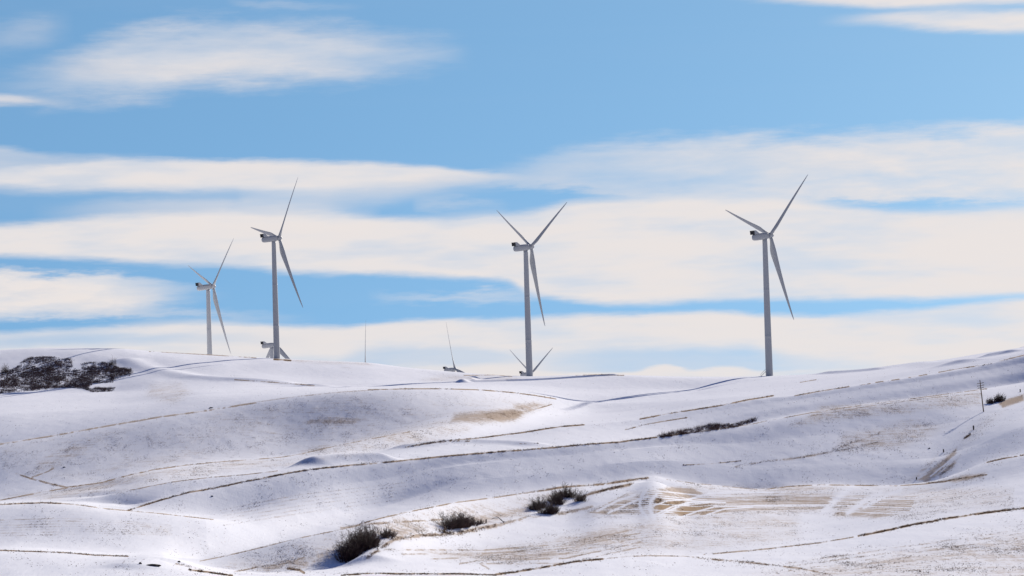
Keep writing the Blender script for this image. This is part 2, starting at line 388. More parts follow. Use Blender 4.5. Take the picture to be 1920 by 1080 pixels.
NR = GY.shape[0]

# wind-worked relief, from broad swells to drifts
fade = np.clip((GY - 60) / 200, 0, 1)
GT = np.array(rows_T)
GZ += GT * GY * (0.10 * vnoise(GX / 45 + 9, GY / 80, 11) + 0.04 * vnoise(GX / 16 + 2, GY / 40, 12))
GZ += fade * (0.18 * vnoise(GX / 55 + 3, GY / 120, 1) + 0.08 * vnoise(GX / 17, GY / 34, 2) + 0.06 * vnoise((GX + GY * .3) / 4.2, GY / 13, 3) + 0.05 * vnoise((GX - GY * .2) / 1.7, GY / 6, 4))


def bump_line(pts, width, height):
    """a drift, cut bank or verge: a long swelling of the ground along traced points lying on the surface"""
    global GZ
    P = [place(x, y) for x, y in pts]
    P = [(p[0], p[1]) for p in P]
    lo = min(p[1] for p in P) - 4 * width; hi = max(p[1] for p in P) + 4 * width
    sel = (GY > lo) & (GY < hi) & (GX > min(p[0] for p in P) - 4 * width) & (GX < max(p[0] for p in P) + 4 * width)
    x = GX[sel]; y = GY[sel]; best = np.full(x.shape, 1e9)
    for (ax, ay), (bx, by) in zip(P, P[1:]):
        l2 = (bx - ax) ** 2 + (by - ay) ** 2 + 1e-9
        t = np.clip(((x - ax) * (bx - ax) + (y - ay) * (by - ay)) / l2, 0, 1)
        best = np.minimum(best, np.hypot(x - ax - t * (bx - ax), y - ay - t * (by - ay)))
    GZ[sel] += height * np.exp(-(best / width) ** 2)


def index_visible():
    global PXm, PYm, VIS, LUT
    PXm, PYm = project(GX, GY, GZ)
    sl = GZ / GY
    cm = np.maximum.accumulate(sl, axis=0)
    VIS = (sl >= cm - 1e-7) & (GY > 150) & (GY < 2000)
    LUT = np.full((1100, 1940), -1, np.int64)
    r, c = np.nonzero(VIS & (PXm > -9) & (PXm < 1929) & (PYm > 600) & (PYm < 1095))
    order = np.argsort(-GY[r, c])
    r, c = r[order], c[order]
    LUT[np.round(PYm[r, c]).astype(int), np.round(PXm[r, c]).astype(int) + 10] = r * NC + c


def place(px, py):
    """the ground point seen at a photo pixel"""
    iy = int(round(py)); ix = int(round(px)) + 10
    for rad in range(0, 14):
        best = None
        for yy in range(max(0, iy - rad), min(1099, iy + rad) + 1):
            for xx in range(max(0, ix - rad), min(1939, ix + rad) + 1):
                i = LUT[yy, xx]
                if i >= 0:
                    d = (yy - py) ** 2 + (xx - 10 - px) ** 2
                    if best is None or d < best[0]: best = (d, i)
        if best:
            r, c = divmod(best[1], NC)
            return (GX[r, c], GY[r, c], GZ[r, c])
    raise ValueError((px, py))


index_visible()
# verge beside the farm track, drifts along the gully, the eroded hump in front
bump_line([(1740, 897), (1775, 862), (1822, 822), (1850, 790), (1868, 764), (1895, 748), (1925, 738)], 4.0, .25)
bump_line([(690, 1050), (760, 1012), (850, 1000), (960, 982), (1060, 955), (1120, 925), (1190, 908)], 4.0, 0.9)
bump_line([(240, 1062), (275, 1052), (320, 1055)], 3.5, .5)
bump_line([(765, 838), (830, 830), (900, 829), (985, 833)], 5.0, .9)
bump_line([(240, 676), (300, 696), (360, 707), (440, 712), (520, 717), (600, 725)], 9.0, 1.4)
bump_line([(888, 716), (950, 714.5), (1020, 711.5), (1080, 707.5), (1150, 703.8)], 3.5, 1.1)
bump_line([(866, 717), (888, 711)], 3.5, 2.0)
bump_line([(588, 869.5), (620, 865.5), (650, 863.5), (680, 862.6), (705, 862.5)], 5.0, 1.8)
bump_line([(1560, 699.5), (1640, 694), (1720, 683), (1800, 681)], 8.0, 1.5)
bump_line([(1860, 667), (1890, 662), (1920, 655)], 6.0, 1.6)

# turbines: (rotor centre in the photograph, distance, rotor angle, label)
YAW, TILT, CONE, HUB_H = 1.048, 0.108, 0.035, 78.3
TURB = [
    ((1444.5, 441.4), 1585, 0.882, 'largest wind turbine, near the right end of the ridge, with stairs at its tower foot'),
    ((995.9, 462.7), 1716, 1.060, 'tall wind turbine at the ridge\'s middle, two blades spread in a V above the third'),
    ((523.3, 446.3), 1826, 0.720, 'tall wind turbine on a bare brown patch, one blade pointing left behind its nacelle'),
    ((399.5, 537.0), 1987, 0.874, 'smaller wind turbine standing left of the tall one on the brown patch, foot behind snow'),
    ((517.5, 646.0), 2250, 0.06, 'half sunken wind turbine, nacelle and lower blades beside the foot of a nearer tower'),
    ((685.3, 692.0), 2800, 0.16, 'wind turbine hidden behind the ridge, only one thin upright blade showing'),
    ((853.0, 692.0), 2830, -0.25, 'wind turbine sunken to its nacelle behind the ridge, one blade leaning up and left'),
    ((996.0, 700.5), 2800, 1.05, 'far wind turbine whose two blades make a small V around a nearer tower foot'),
]
tb = []
for (hx, hy), Y, ph, lab in TURB:
    u, s = unray(hx, hy)
    hub = np.array([u * Y, Y, s * Y])
    nose = np.array([math.sin(YAW) * math.cos(TILT), math.cos(YAW) * math.cos(TILT), math.sin(TILT)])
    top = hub - nose * 3.9                       # rotor overhang back to the tower axis
    base = np.array([top[0], top[1], hub[2] - HUB_H])
    tb.append((base, ph, lab))
# level the hidden ground round the feet of the turbines beyond the ridge
for base, ph, lab in tb[3:]:
    d = np.hypot(GX - base[0], GY - base[1])
    i = np.unravel_index(np.argmin(d), d.shape)
    GZ += (base[2] - GZ[i]) * np.exp(-(d / (28 if base[1] < 2100 else 60)) ** 2)
index_visible()

# ---- what lies on the snow: amount of straw and soil at each ground point
brown = np.zeros((NR, NC)); dark = np.zeros((NR, NC))
vr, vc = np.nonzero(VIS & (PXm > -40) & (PXm < 1960) & (PYm > 640) & (PYm < 1100))
vx = PXm[vr, vc]; vy = PYm[vr, vc]; vd = GY[vr, vc]
vb = np.zeros(len(vr)); vk = np.zeros(len(vr))
TRACE = []                                       # (points, width, density of grass tufts, height, dark?)


def dist_poly(pts, x, y):
    best = np.full(x.shape, 1e9)
    for (ax, ay), (bx, by) in zip(pts, pts[1:]):
        l2 = (bx - ax) ** 2 + (by - ay) ** 2 + 1e-9
        t = np.clip(((x - ax) * (bx - ax) + (y - ay) * (by - ay)) / l2, 0, 1)
        best = np.minimum(best, np.hypot(x - ax - t * (bx - ax), y - ay - t * (by - ay)))
    return best


def near_box(pts, pad):
    xs = [q[0] for q in pts]; ys = [q[1] for q in pts]
    return np.nonzero((vx > min(xs) - pad) & (vx < max(xs) + pad) & (vy > min(ys) - pad) & (vy < max(ys) + pad))[0]


def dline(pts, w, amt, tufts=0.0, h=0.3, dk=0.0, mode='max', solid=False):
    i = near_box(pts, 4 * w + 2)
    g = np.exp(-(dist_poly(pts, vx[i], vy[i]) / w) ** 2)
    if mode == 'max' and not solid: g = g * np.clip(0.86 + 1.3 * vnoise(vx[i] / 17, vy[i] / 7, 77) + .8 * vnoise(vx[i] / 5, vy[i] / 5, 78), .12, 1)
    if mode == 'max':
        vb[i] = np.maximum(vb[i], amt * g); vk[i] = np.maximum(vk[i], dk * g)
    else:
        vb[i] *= 1 - amt * g; vk[i] *= 1 - amt * g
    if tufts: TRACE.append((pts, w, tufts, h, dk))


def inside(pts, x, y):
    c = np.zeros(x.shape, bool)
    for (ax, ay), (bx, by) in zip(pts, pts[1:] + pts[:1]):
        if ay == by: continue
        c ^= ((ay > y) != (by > y)) & (x < (bx - ax) * (y - ay) / (by - ay) + ax)
    return c


def patch(pts, amt, soft=8, dk=0.0):
    i = near_box(pts, 3 * soft + 2)
    x = vx[i]; y = vy[i]
    d = dist_poly(pts + pts[:1], x, y); ins = inside(pts, x, y)
    sd = np.where(ins, d, -d)
    g = np.clip(sd / (2 * soft) + 0.5, 0, 1); g = g * g * (3 - 2 * g)
    vb[i] = np.maximum(vb[i], amt * g); vk[i] = np.maximum(vk[i], dk * g)


exec_marks = True
# broad thin-snow fields
patch([(0, 835), (200, 802), (400, 772), (640, 738), (860, 734), (1000, 745), (1035, 760), (960, 795), (860, 800), (700, 822), (560, 850), (400, 864), (250, 885), (130, 905), (60, 890), (0, 880)], 0.15, 14)
patch([(560, 842), (640, 822), (760, 798), (830, 785), (900, 790), (880, 810), (830, 825), (690, 850), (560, 858)], 0.22, 8)
patch([(0, 930), (120, 915), (260, 885), (400, 868), (560, 856), (690, 850), (560, 872), (400, 890), (220, 925), (100, 938)], 0.22, 6)
patch([(850, 775), (900, 768), (990, 762), (1030, 757), (1000, 772), (965, 790), (900, 797), (840, 795)], 0.42, 12)
patch([(895, 772), (960, 766), (995, 768), (965, 790), (915, 792)], 0.5, 8, 0.42)
patch([(960, 758), (1000, 752), (1035, 758), (1000, 770), (960, 775)], 0.38, 8)
patch([(70, 860), (130, 830), (190, 828), (160, 850), (100, 885), (50, 890)], 0.28, 14)
patch([(600, 775), (660, 780), (700, 790), (640, 800), (560, 798)], 0.3, 10)
patch([(520, 674), (620, 676), (690, 681), (700, 686), (600, 682), (540, 677)], 0.26, 4)
patch([(785, 712), (830, 702), (900, 704), (990, 708), (950, 714), (880, 712), (800, 716)], 0.22, 6)
patch([(280, 720), (340, 715), (360, 735), (330, 760), (270, 745)], 0.22, 10)
patch([(630, 1060), (560, 1070), (500, 1068), (520, 1050), (600, 1028), (660, 1005), (640, 1030)], 0.30, 14)
patch([(660, 990), (740, 980), (830, 975), (960, 950), (1000, 935), (1000, 965), (900, 985), (800, 1000), (700, 1020), (720, 990)], 0.33, 14)
patch([(400, 1065), (440, 1045), (560, 1012), (680, 985), (800, 955), (1000, 926), (1100, 912), (1060, 940), (900, 975), (760, 995), (640, 1050), (520, 1075)], 0.20, 12)
patch([(480, 1060), (560, 1040), (575, 1055), (500, 1075)], 0.3, 8)
patch([(760, 1030), (900, 1030), (1040, 1010), (1180, 985), (1190, 1020), (1060, 1045), (960, 1062), (860, 1052)], 0.30, 14)
patch([(1000, 1010), (1280, 950), (1500, 960), (1500, 1010), (1300, 1035), (1150, 1040)], 0.22, 14)
patch([(1330, 1110), (1420, 1078), (1560, 1050), (1700, 1030), (1930, 985), (1980, 1110)], 0.24, 26)
patch([(1280, 905), (1900, 915), (1900, 950), (1700, 975), (1300, 950)], 0.2, 8)
patch([(1540, 760), (1840, 735), (1840, 760), (1560, 790), (1480, 800)], 0.26, 8)
patch([(1580, 810), (1700, 790), (1780, 800), (1700, 840), (1560, 850)], 0.24, 12)
# stubble showing through in the windswept field, and the wheel tracks across it
for pts in ([(1230, 945), (1262, 935), (1290, 938), (1262, 955), (1232, 963)], [(1262, 960), (1285, 946), (1320, 944), (1345, 948), (1320, 960), (1280, 970)],
            [(1228, 930), (1245, 932), (1235, 950), (1226, 962)]):
    patch(pts, 0.78, 6, 0.14)
patch([(1320, 952), (1360, 948), (1400, 950), (1350, 962), (1310, 968)], 0.6, 4)
patch([(1100, 960), (1150, 938), (1200, 930), (1215, 950), (1200, 968), (1140, 972)], 0.36, 10)
patch([(1340, 928), (1440, 925), (1560, 930), (1560, 952), (1440, 955), (1350, 945)], 0.3, 10)
patch([(1230, 916), (1260, 912), (1300, 915), (1330, 930), (1290, 936), (1245, 930)], 0.45, 5)
patch([(1560, 934), (1700, 930), (1740, 945), (1700, 955), (1560, 950)], 0.24, 9)
patch([(1440, 912), (1560, 911), (1575, 920), (1460, 920)], 0.28, 4)
patch([(1570, 952), (1660, 955), (1700, 965), (1640, 972), (1560, 968)], 0.4, 6)
patch([(1720, 900), (1775, 855), (1795, 838), (1793, 852), (1760, 890), (1738, 905)], 0.42, 6)
patch([(1758, 890), (1790, 862), (1800, 855), (1788, 876), (1762, 896)], 0.38, 5)
patch([(1765, 902), (1800, 892), (1850, 885), (1845, 897), (1790, 905)], 0.45, 5, .1)
patch([(1815, 800), (1845, 785), (1885, 768), (1860, 795), (1820, 835), (1790, 850)], 0.16, 9)
patch([(1870, 755), (1920, 738), (1920, 752), (1880, 765)], 0.5, 4)
patch([(1690, 905), (1720, 885), (1760, 850), (1750, 870), (1720, 900)], 0.22, 6)
UP = [(1180, 922), (1240, 911), (1330, 922), (1450, 920), (1560, 924), (1720, 926), (1920, 928)]
LO = [(1090, 970), (1190, 973), (1280, 974), (1400, 964), (1540, 960), (1700, 968), (1920, 970)]
for i in range(17):                               # parallel passes of the seed drill, swept into an S
    f = i / 16
    P = [(a[0] + (b_[0] - a[0]) * f, a[1] + (b_[1] - a[1]) * f) for a, b_ in zip(UP, LO)]
    keep = P[:5] if i % 3 == 1 else P
    dline(keep[:6], 1.1, (0.5 + 0.3 * random.random()) * (1 - .7 * abs(2 * f - 1) ** 2), .05, .1, solid=True)
    if i % 3 == 2: dline([(x, y + 1.7) for x, y in P[0:6]], 1.0, .85, mode='wipe')
dline([(1216, 912), (1204, 929), (1199, 945), (1203, 958), (1214, 972)], 2.6, .98, mode='wipe')
dline([(1230, 928), (1220, 940), (1218, 955), (1226, 971)], 3.0, .96, mode='wipe')
dline([(1222, 968), (1260, 950), (1300, 941), (1360, 942)], 1.6, .92, mode='wipe')
dline([(1236, 966), (1275, 948), (1330, 942)], 1.6, .8, mode='wipe')
dline([(1270, 972), (1310, 958), (1340, 950), (1420, 948), (1560, 947)], 1.8, .9, mode='wipe')
dline([(1325, 965), (1360, 954), (1410, 951)], 1.6, .9, mode='wipe')
dline([(1290, 937), (1330, 925), (1380, 922), (1450, 924)], 1.6, .9, mode='wipe')
dline([(1226, 948), (1252, 939), (1290, 937)], 1.3, .9, mode='wipe')
dline([(1140, 962), (1180, 944), (1215, 930)], 2.0, .9, mode='wipe')
dline([(1120, 958), (1160, 938), (1190, 928)], 2.0, .9, mode='wipe')
dline([(1545, 960), (1575, 930), (1598, 912)], 6, .9, mode='wipe')
dline([(1590, 962), (1620, 940), (1650, 925)], 5, .85, mode='wipe')
dline([(1620, 952), (1660, 930), (1690, 918)], 3, .8, mode='wipe')
dline([(1745, 893), (1800, 848)], 1.4, .9, mode='wipe')

# grass and soil along field edges and crests: (points, width px, straw, tufts per px, height, soil)
dline([(0, 946), (40, 944), (80, 942.5), (115, 944)], 1.3, .8, 1.6, .35, .55)
dline([(115, 944), (150, 947), (200, 954), (245, 958), (300, 963), (400, 974)], 1.0, .6, .5, .25)
dline([(240, 957), (300, 938), (355, 923), (400, 916), (450, 905), (520, 891), (580, 880.5), (640, 874)], 1.5, .9, 1.6, .4, .6)
dline([(640, 874), (700, 869), (760, 863), (850, 854), (950, 846), (1040, 839)], 1.6, .85, 1.3, .4, .35)
dline([(1040, 839), (1100, 833), (1160, 829), (1230, 820), (1290, 812)], 1.5, .9, 1.6, .45, .5)
dline([(1290, 812), (1400, 797), (1440, 789), (1520, 774), (1600, 762), (1700, 749), (1850, 729)], 1.0, .55, .5, .25)
dline([(1520, 780), (1640, 760), (1760, 744), (1840, 738)], 0.9, .5, .4, .25)
dline([(0, 833), (100, 817), (200, 799), (300, 782), (400, 768), (480, 755)], 1.8, .55, .25, .25)
dline([(480, 754), (560, 743), (640, 735), (700, 731.5)], 1.2, .35, .1, .2)
dline([(690, 731), (760, 729), (830, 729), (900, 731), (960, 736), (1000, 741), (1042, 748)], 1.0, .85, .9, .35, .45)
dline([(1035, 758), (1012, 765), (985, 772)], 1.2, .7, .8, .3, .3)
dline([(30, 888), (60, 898), (90, 906), (125, 914)], 2.0, .6, .8, .3, .1)
dline([(60, 895), (88, 885), (100, 878)], 2.0, .5, .5, .3)
dline([(125, 914), (190, 905), (240, 891), (290, 880.5), (350, 872)], 1.4, .7, .6, .25)
dline([(350, 872), (400, 867), (470, 862), (530, 857), (570, 850), (610, 840.5), (650, 832), (700, 822), (770, 809.5)], 1.2, .55, .3, .2)
dline([(0, 938), (60, 926.5), (125, 915)], 1.6, .6, .3, .2)
dline([(245, 919), (320, 904), (390, 895.5), (460, 890), (520, 883)], 1.0, .55, .3, .2, .1)
dline([(760, 839), (830, 827), (900, 821), (980, 811), (1050, 800), (1095, 796.5)], 1.3, .9, 1.4, .35, .5)
dline([(772, 836), (800, 831), (840, 827.5), (880, 827)], 1.0, .8, .8, .3, .5)
dline([(975, 832), (1010, 831)], 1.0, .7, .8, .3, .4)
dline([(1200, 786), (1250, 776), (1280, 771.5), (1350, 760.5), (1400, 750), (1450, 742)], 1.3, .85, 1.0, .4, .35)
dline([(1172, 806), (1210, 796), (1250, 789), (1288, 783)], 1.0, .8, .8, .35, .3)
dline([(1490, 742), (1540, 733), (1592, 725)], 0.9, .9, 1.0, .35, .5)
for a, b in (((1614, 722), (1632, 719)), ((1642, 717), (1656, 715)), ((1672, 713), (1686, 711)), ((1704, 708), (1738, 702)), ((1760, 698), (1800, 691)), ((1800, 691), (1860, 682)), ((1870, 678), (1920, 666))):
    dline([a, b], 0.9, .8, .7, .3, .4)
dline([(1500, 717), (1530, 712)], .8, .6, .5, .25, .2)
dline([(280, 659), (340, 662), (420, 667), (480, 671)], 1.0, .6, .5, .3, .3)
dline([(514, 674), (528, 674.5), (545, 676)], 1.6, .95, 2.0, .4, .8)
dline([(1080, 704), (1120, 702.5), (1170, 704)], .9, .6, .6, .4, .2)
dline([(440, 712), (500, 716), (540, 719), (590, 723)], 1.0, .7, .6, .3, .5)
dline([(640, 689), (660, 690)], 1.0, .3)
dline([(870, 704), (930, 703), (960, 706)], .8, .6, .4, .3, .2)
dline([(0, 1032), (60, 1034), (120, 1036), (180, 1041), (240, 1043)], 1.2, .8, 1.6, .28, .5)
dline([(355, 1068), (400, 1074), (435, 1079)], 2.0, .9, 3, .3, .85)
dline([(330, 1057), (380, 1068)], 2.0, .5, 1, .3, .3)
dline([(375, 1052), (420, 1043), (500, 1024), (560, 1009), (620, 997), (660, 988)], 1.2, .6, .5, .22)
dline([(660, 988), (700, 975), (760, 961), (850, 943), (930, 932.5), (1000, 922)], 1.3, .7, .6, .22, .1)
dline([(1000, 922), (1060, 912.5), (1130, 908), (1190, 899), (1215, 896)], 2.2, .8, 1.6, .3, .1)
dline([(640, 990), (700, 982), (760, 978), (830, 974)], 3.0, .45, .6, .3)
dline([(440, 1072), (480, 1064), (540, 1056), (570, 1045)], 2.0, .5, .8, .25)
dline([(540, 1066), (562, 1069), (570, 1074)], 2.5, .7, 2.0, .3, .3)
dline([(1250, 899), (1300, 906), (1360, 912), (1420, 918)], 1.0, .5, .4, .2)
dline([(1440, 917), (1480, 912), (1540, 909), (1600, 910), (1680, 911), (1740, 907)], 1.1, .75, .8, .2, .2)
dline([(1740, 906), (1770, 903), (1800, 897), (1850, 890)], 1.8, .7, 1.5, .3, .4)
dline([(1850, 867), (1880, 860), (1920, 853)], 1.3, .8, 1.5, .35, .6)
dline([(640, 1078.5), (700, 1075), (760, 1076), (860, 1076), (930, 1078)], 1.6, .9, 2.6, .25, .7)
dline([(930, 1077), (970, 1072), (1040, 1060), (1080, 1053), (1130, 1048)], 2.0, .9, 2.6, .28, .75)
dline([(1130, 1048), (1180, 1043), (1220, 1042), (1290, 1043)], 1.1, .6, .8, .2, .2)
dline([(1290, 1043), (1350, 1050), (1430, 1057), (1500, 1066), (1560, 1078)], 2.2, .5, 1.2, .22, .1)
dline([(1320, 1040), (1440, 1029), (1500, 1022), (1540, 1017.5), (1600, 1007)], 1.5, .6, 1.0, .25, .15)
dline([(1610, 1005), (1660, 995), (1700, 986), (1780, 971), (1850, 961), (1920, 953)], 2.3, .95, 3.0, .3, .9)
dline([(690, 1045), (740, 1010), (800, 1003), (860, 1000), (930, 985)], 5, .5, 2.0, .5, .2)
dline([(1080, 938), (1110, 925), (1150, 915), (1185, 908)], 3, .7, 3.0, .45, .35)
dline([(930, 985), (1000, 968), (1060, 962), (1110, 950)], 4, .4, .8, .3)
dline([(1380, 875), (1430, 866), (1500, 858), (1600, 840), (1650, 828)], 2.5, .35, .7, .35, .25)
dline([(1280, 872), (1340, 869), (1390, 864)], 1.2, .5, .9, .3, .4)
dline([(1560, 845), (1600, 830), (1650, 812)], 3, .3, .9, .35, .2)
dline([(1808, 822), (1820, 814)], 1.8, .8, 2.5, .4, .8)
for y0 in (1022, 1031, 1040, 1049, 1058):        # windrows of stubble in the nearest field
    dline([(700 + 6 * (y0 - 1022), y0 + 8), (900, y0 + 10 - (y0 - 1022) * .3), (1060, y0 - 2), (1200, y0 - 32)], 2.2, .42, .5, .14)
for i in range(6):
    y0 = 1040 + 7 * i; x0 = 1440 + 40 * random.random() + 12 * i
    dline([(x0, y0 + 16), (1650, y0 - 8), (1800, y0 - 30), (1925, y0 - 48)], 2.4, .30, .7, .18)
for i in range(7):
    dline([(0, 975 + 5 * i), (120, 972 + 5 * i), (220, 976 + 4 * i), (320, 985 + 3 * i)], 1.6, .22, .12, .14)
for i in range(6):
    dline([(420, 955 + 6 * i), (560, 928 + 7 * i), (760, 905 + 6 * i)], 1.5, .22, .16, .16)
# shade of noise so that no edge is ruled
vb = np.clip(vb * 1.18 + 0.03, 0, 1)
brown[vr, vc] = vb; dark[vr, vc] = vk
brown = np.maximum(brown, 0.05)

me = bpy.data.meshes.new('ground')
co = np.stack([GX, GY, GZ], -1).reshape(-1, 3).astype(np.float32)
ii = np.arange(NR * NC).reshape(NR, NC)
q = np.stack([ii[:-1, :-1], ii[:-1, 1:], ii[1:, 1:], ii[1:, :-1]], -1).reshape(-1, 4)
me.vertices.add(len(co)); me.vertices.foreach_set('co', co.ravel())
me.loops.add(q.size); me.loops.foreach_set('vertex_index', q.ravel().astype(np.int32))
me.polygons.add(len(q)); me.polygons.foreach_set('loop_start', np.arange(0, q.size, 4, dtype=np.int32))
me.update(calc_edges=True)
me.polygons.foreach_set('use_smooth', np.ones(len(q), bool))
for nm, arr in (('straw', brown), ('soil', dark)):
    at = me.attributes.new(nm, 'FLOAT', 'POINT'); at.data.foreach_set('value', arr.ravel().astype(np.float32))
ground = bpy.data.objects.new('ground', me); COL.objects.link(ground)
ground['kind'] = 'structure'


def new_mat(name):
    m = bpy.data.materials.new(name); m.use_nodes = True
    t = NT(m.node_tree)
    return m, t, m.node_tree.nodes['Principled BSDF']


def snow_material():
    m, t, bs = new_mat('snow')
    tc = t.n('ShaderNodeTexCoord'); v = tc.outputs['Object']
    st = t.n('ShaderNodeAttribute', attribute_name='straw').outputs['Fac']
    so = t.n('ShaderNodeAttribute', attribute_name='soil').outputs['Fac']
    big = t.noise(t.vscale(v, (1 / 14, 1 / 40, 1 / 14)), 1.0, 4, 0.6)
    mid = t.noise(t.vscale(v, (1 / 1.6, 1 / 7, 1 / 2)), 1.0, 4, 0.65)
    fine_ = t.noise(t.vscale(v, (3.0, 0.45, 2.0)), 1.0, 3, 0.65)
    rows = t.noise(t.vscale(v, (1 / 16, 1 / 2.4, 1 / 16)), 1.0, 3, 0.6, 0.0)
    nz = t.m('ADD', t.m('ADD', t.m('MULTIPLY', big, 0.22), t.m('MULTIPLY', rows, 0.30)), t.m('ADD', t.m('MULTIPLY', mid, 0.24), t.m('MULTIPLY', fine_, 0.24)))
    thr = t.m('SUBTRACT', 0.67, t.m('MULTIPLY', st, 0.44))
    cov = t.step(nz, t.m('SUBTRACT', thr, 0.07), t.m('ADD', thr, 0.07))
    cov = t.m('MULTIPLY', cov, t.m('ADD', 0.35, t.m('MULTIPLY', st, 0.6), clamp=True))
    thr2 = t.m('SUBTRACT', 0.80, t.m('MULTIPLY', so, 0.5))
    covk = t.step(t.noise(t.vscale(v, (1.2, 0.4, 1.2)), 1.0, 4, 0.65), t.m('SUBTRACT', thr2, 0.06), t.m('ADD', thr2, 0.06))
    spk = t.noise(t.vscale(v, (2.4, 0.75, 2.0)), 1.0, 3, 0.7)
    spd = t.m('ADD', t.m('MULTIPLY', t.step(t.noise(t.vscale(v, (1 / 22, 1 / 60, 1 / 22)), 1.0, 3, 0.6), 0.35, 0.7), 0.035), t.m('MULTIPLY', st, 0.16))
    spt = t.m('SUBTRACT', 0.69, spd)
    spk = t.m('MULTIPLY', t.step(spk, spt, t.m('ADD', spt, 0.06)), 0.75)
    snow = t.mix(big, (0.82, 0.825, 0.875, 1), (0.88, 0.875, 0.91, 1))
    straw = t.mix(mid, (0.30, 0.185, 0.10, 1), (0.45, 0.33, 0.21, 1))
    soil = t.mix(fine_, (0.07, 0.046, 0.030, 1), (0.18, 0.125, 0.08, 1))
    snow = t.mix(t.m('MINIMUM', t.m('MULTIPLY', st, t.m('ADD', 0.12, t.m('MULTIPLY', big, 0.75))), 0.30), snow, (0.54, 0.455, 0.37, 1))
    c = t.mix(cov, snow, straw); c = t.mix(spk, c, (0.42, 0.32, 0.235, 1)); c = t.mix(covk, c, soil)
    t.put(bs.inputs['Base Color'], c)
    bs.inputs['Roughness'].default_value = 1.0
    bs.inputs['Specular IOR Level'].default_value = 0.0
    drift = t.noise(t.vscale(v, (1 / 3.2, 1 / 11, 1 / 3.2)), 1.0, 5, 0.6, 0.5)
    bp = t.n('ShaderNodeBump'); bp.inputs['Strength'].default_value = 0.5; bp.inputs['Distance'].default_value = 0.3
    t.put(bp.inputs['Height'], t.m('ADD', t.m('MULTIPLY', drift, 0.7), t.m('ADD', t.m('MULTIPLY', fine_, 0.25), t.m('MULTIPLY', rows, 0.35))))
    m.node_tree.links.new(bp.outputs[0], bs.inputs['Normal'])
    return m


me.materials.append(snow_material())

# ------------------------------------------------------------------ helpers for things


def simple_mat(name, c0, c1, scale=3.0, rough=0.6, spec=0.4):
    m, t, bs = new_mat(name)
    tc = t.n('ShaderNodeTexCoord')
    nz = t.noise(tc.outputs['Object'], scale, 4, 0.6)
    t.put(bs.inputs['Base Color'], t.mix(t.step(nz, 0.3, 0.7), (*c0, 1), (*c1, 1)))
    bs.inputs['Roughness'].default_value = rough; bs.inputs['Specular IOR Level'].default_value = spec
    return m


MAT = dict(
    white=simple_mat('white_paint', (0.37, 0.378, 0.395), (0.39, 0.398, 0.41), 0.05, 0.6, 0.25),
    blade=simple_mat('blade_gelcoat', (0.36, 0.368, 0.385), (0.38, 0.388, 0.40), 0.05, 0.65, 0.2),
    radiator=simple_mat('radiator_fins', (0.03, 0.03, 0.034), (0.06, 0.06, 0.068), 4.0, 0.6),
    steel=simple_mat('galvanised_steel', (0.22, 0.21, 0.20), (0.34, 0.33, 0.31), 5.0, 0.55),
    concrete=simple_mat('concrete', (0.30, 0.28, 0.25), (0.42, 0.40, 0.37), 2.0, 0.85),
    timber=simple_mat('weathered_timber', (0.10, 0.065, 0.045), (0.22, 0.15, 0.105), 4.0, 0.85),
    post=simple_mat('dark_post', (0.05, 0.04, 0.035), (0.10, 0.08, 0.065), 6.0, 0.85),
    twig=simple_mat('bare_twigs', (0.024, 0.012, 0.012), (0.074, 0.038, 0.034), 1.2, 0.8, 0.2),
    brush=simple_mat('thicket_twigs', (0.046, 0.028, 0.031), (0.125, 0.078, 0.076), 0.12, 0.85, 0.1),
    redtwig=simple_mat('reddish_twigs', (0.055, 0.028, 0.025), (0.13, 0.075, 0.062), 2.0, 0.8, 0.2),
    straw=simple_mat('dry_straw', (0.17, 0.105, 0.06), (0.36, 0.26, 0.165), 0.4, 0.9, 0.1),
    weed=simple_mat('dark_weeds', (0.075, 0.048, 0.03), (0.19, 0.125, 0.075), 0.4, 0.9, 0.1),
    rock=simple_mat('dark_earth', (0.03, 0.022, 0.018), (0.10, 0.075, 0.06), 2.0, 0.9, 0.1),
    glass=simple_mat('insulator_glass', (0.25, 0.30, 0.28), (0.35, 0.40, 0.38), 8.0, 0.2),
)


def mesh_obj(name, verts, faces, mat, parent=None, smooth=True):
    m = bpy.data.meshes.new(name)
    m.from_pydata([tuple(map(float, v)) for v in verts], [], faces)
    m.update()
    if smooth: m.polygons.foreach_set('use_smooth', [True] * len(m.polygons))
    m.materials.append(mat)
    o = bpy.data.objects.new(name, m); COL.objects.link(o)
    if parent: o.parent = parent
    return o


def tag(o, label, cat, group=None):
    o['label'] = label; o['category'] = cat
    if group: o['group'] = group
    return o


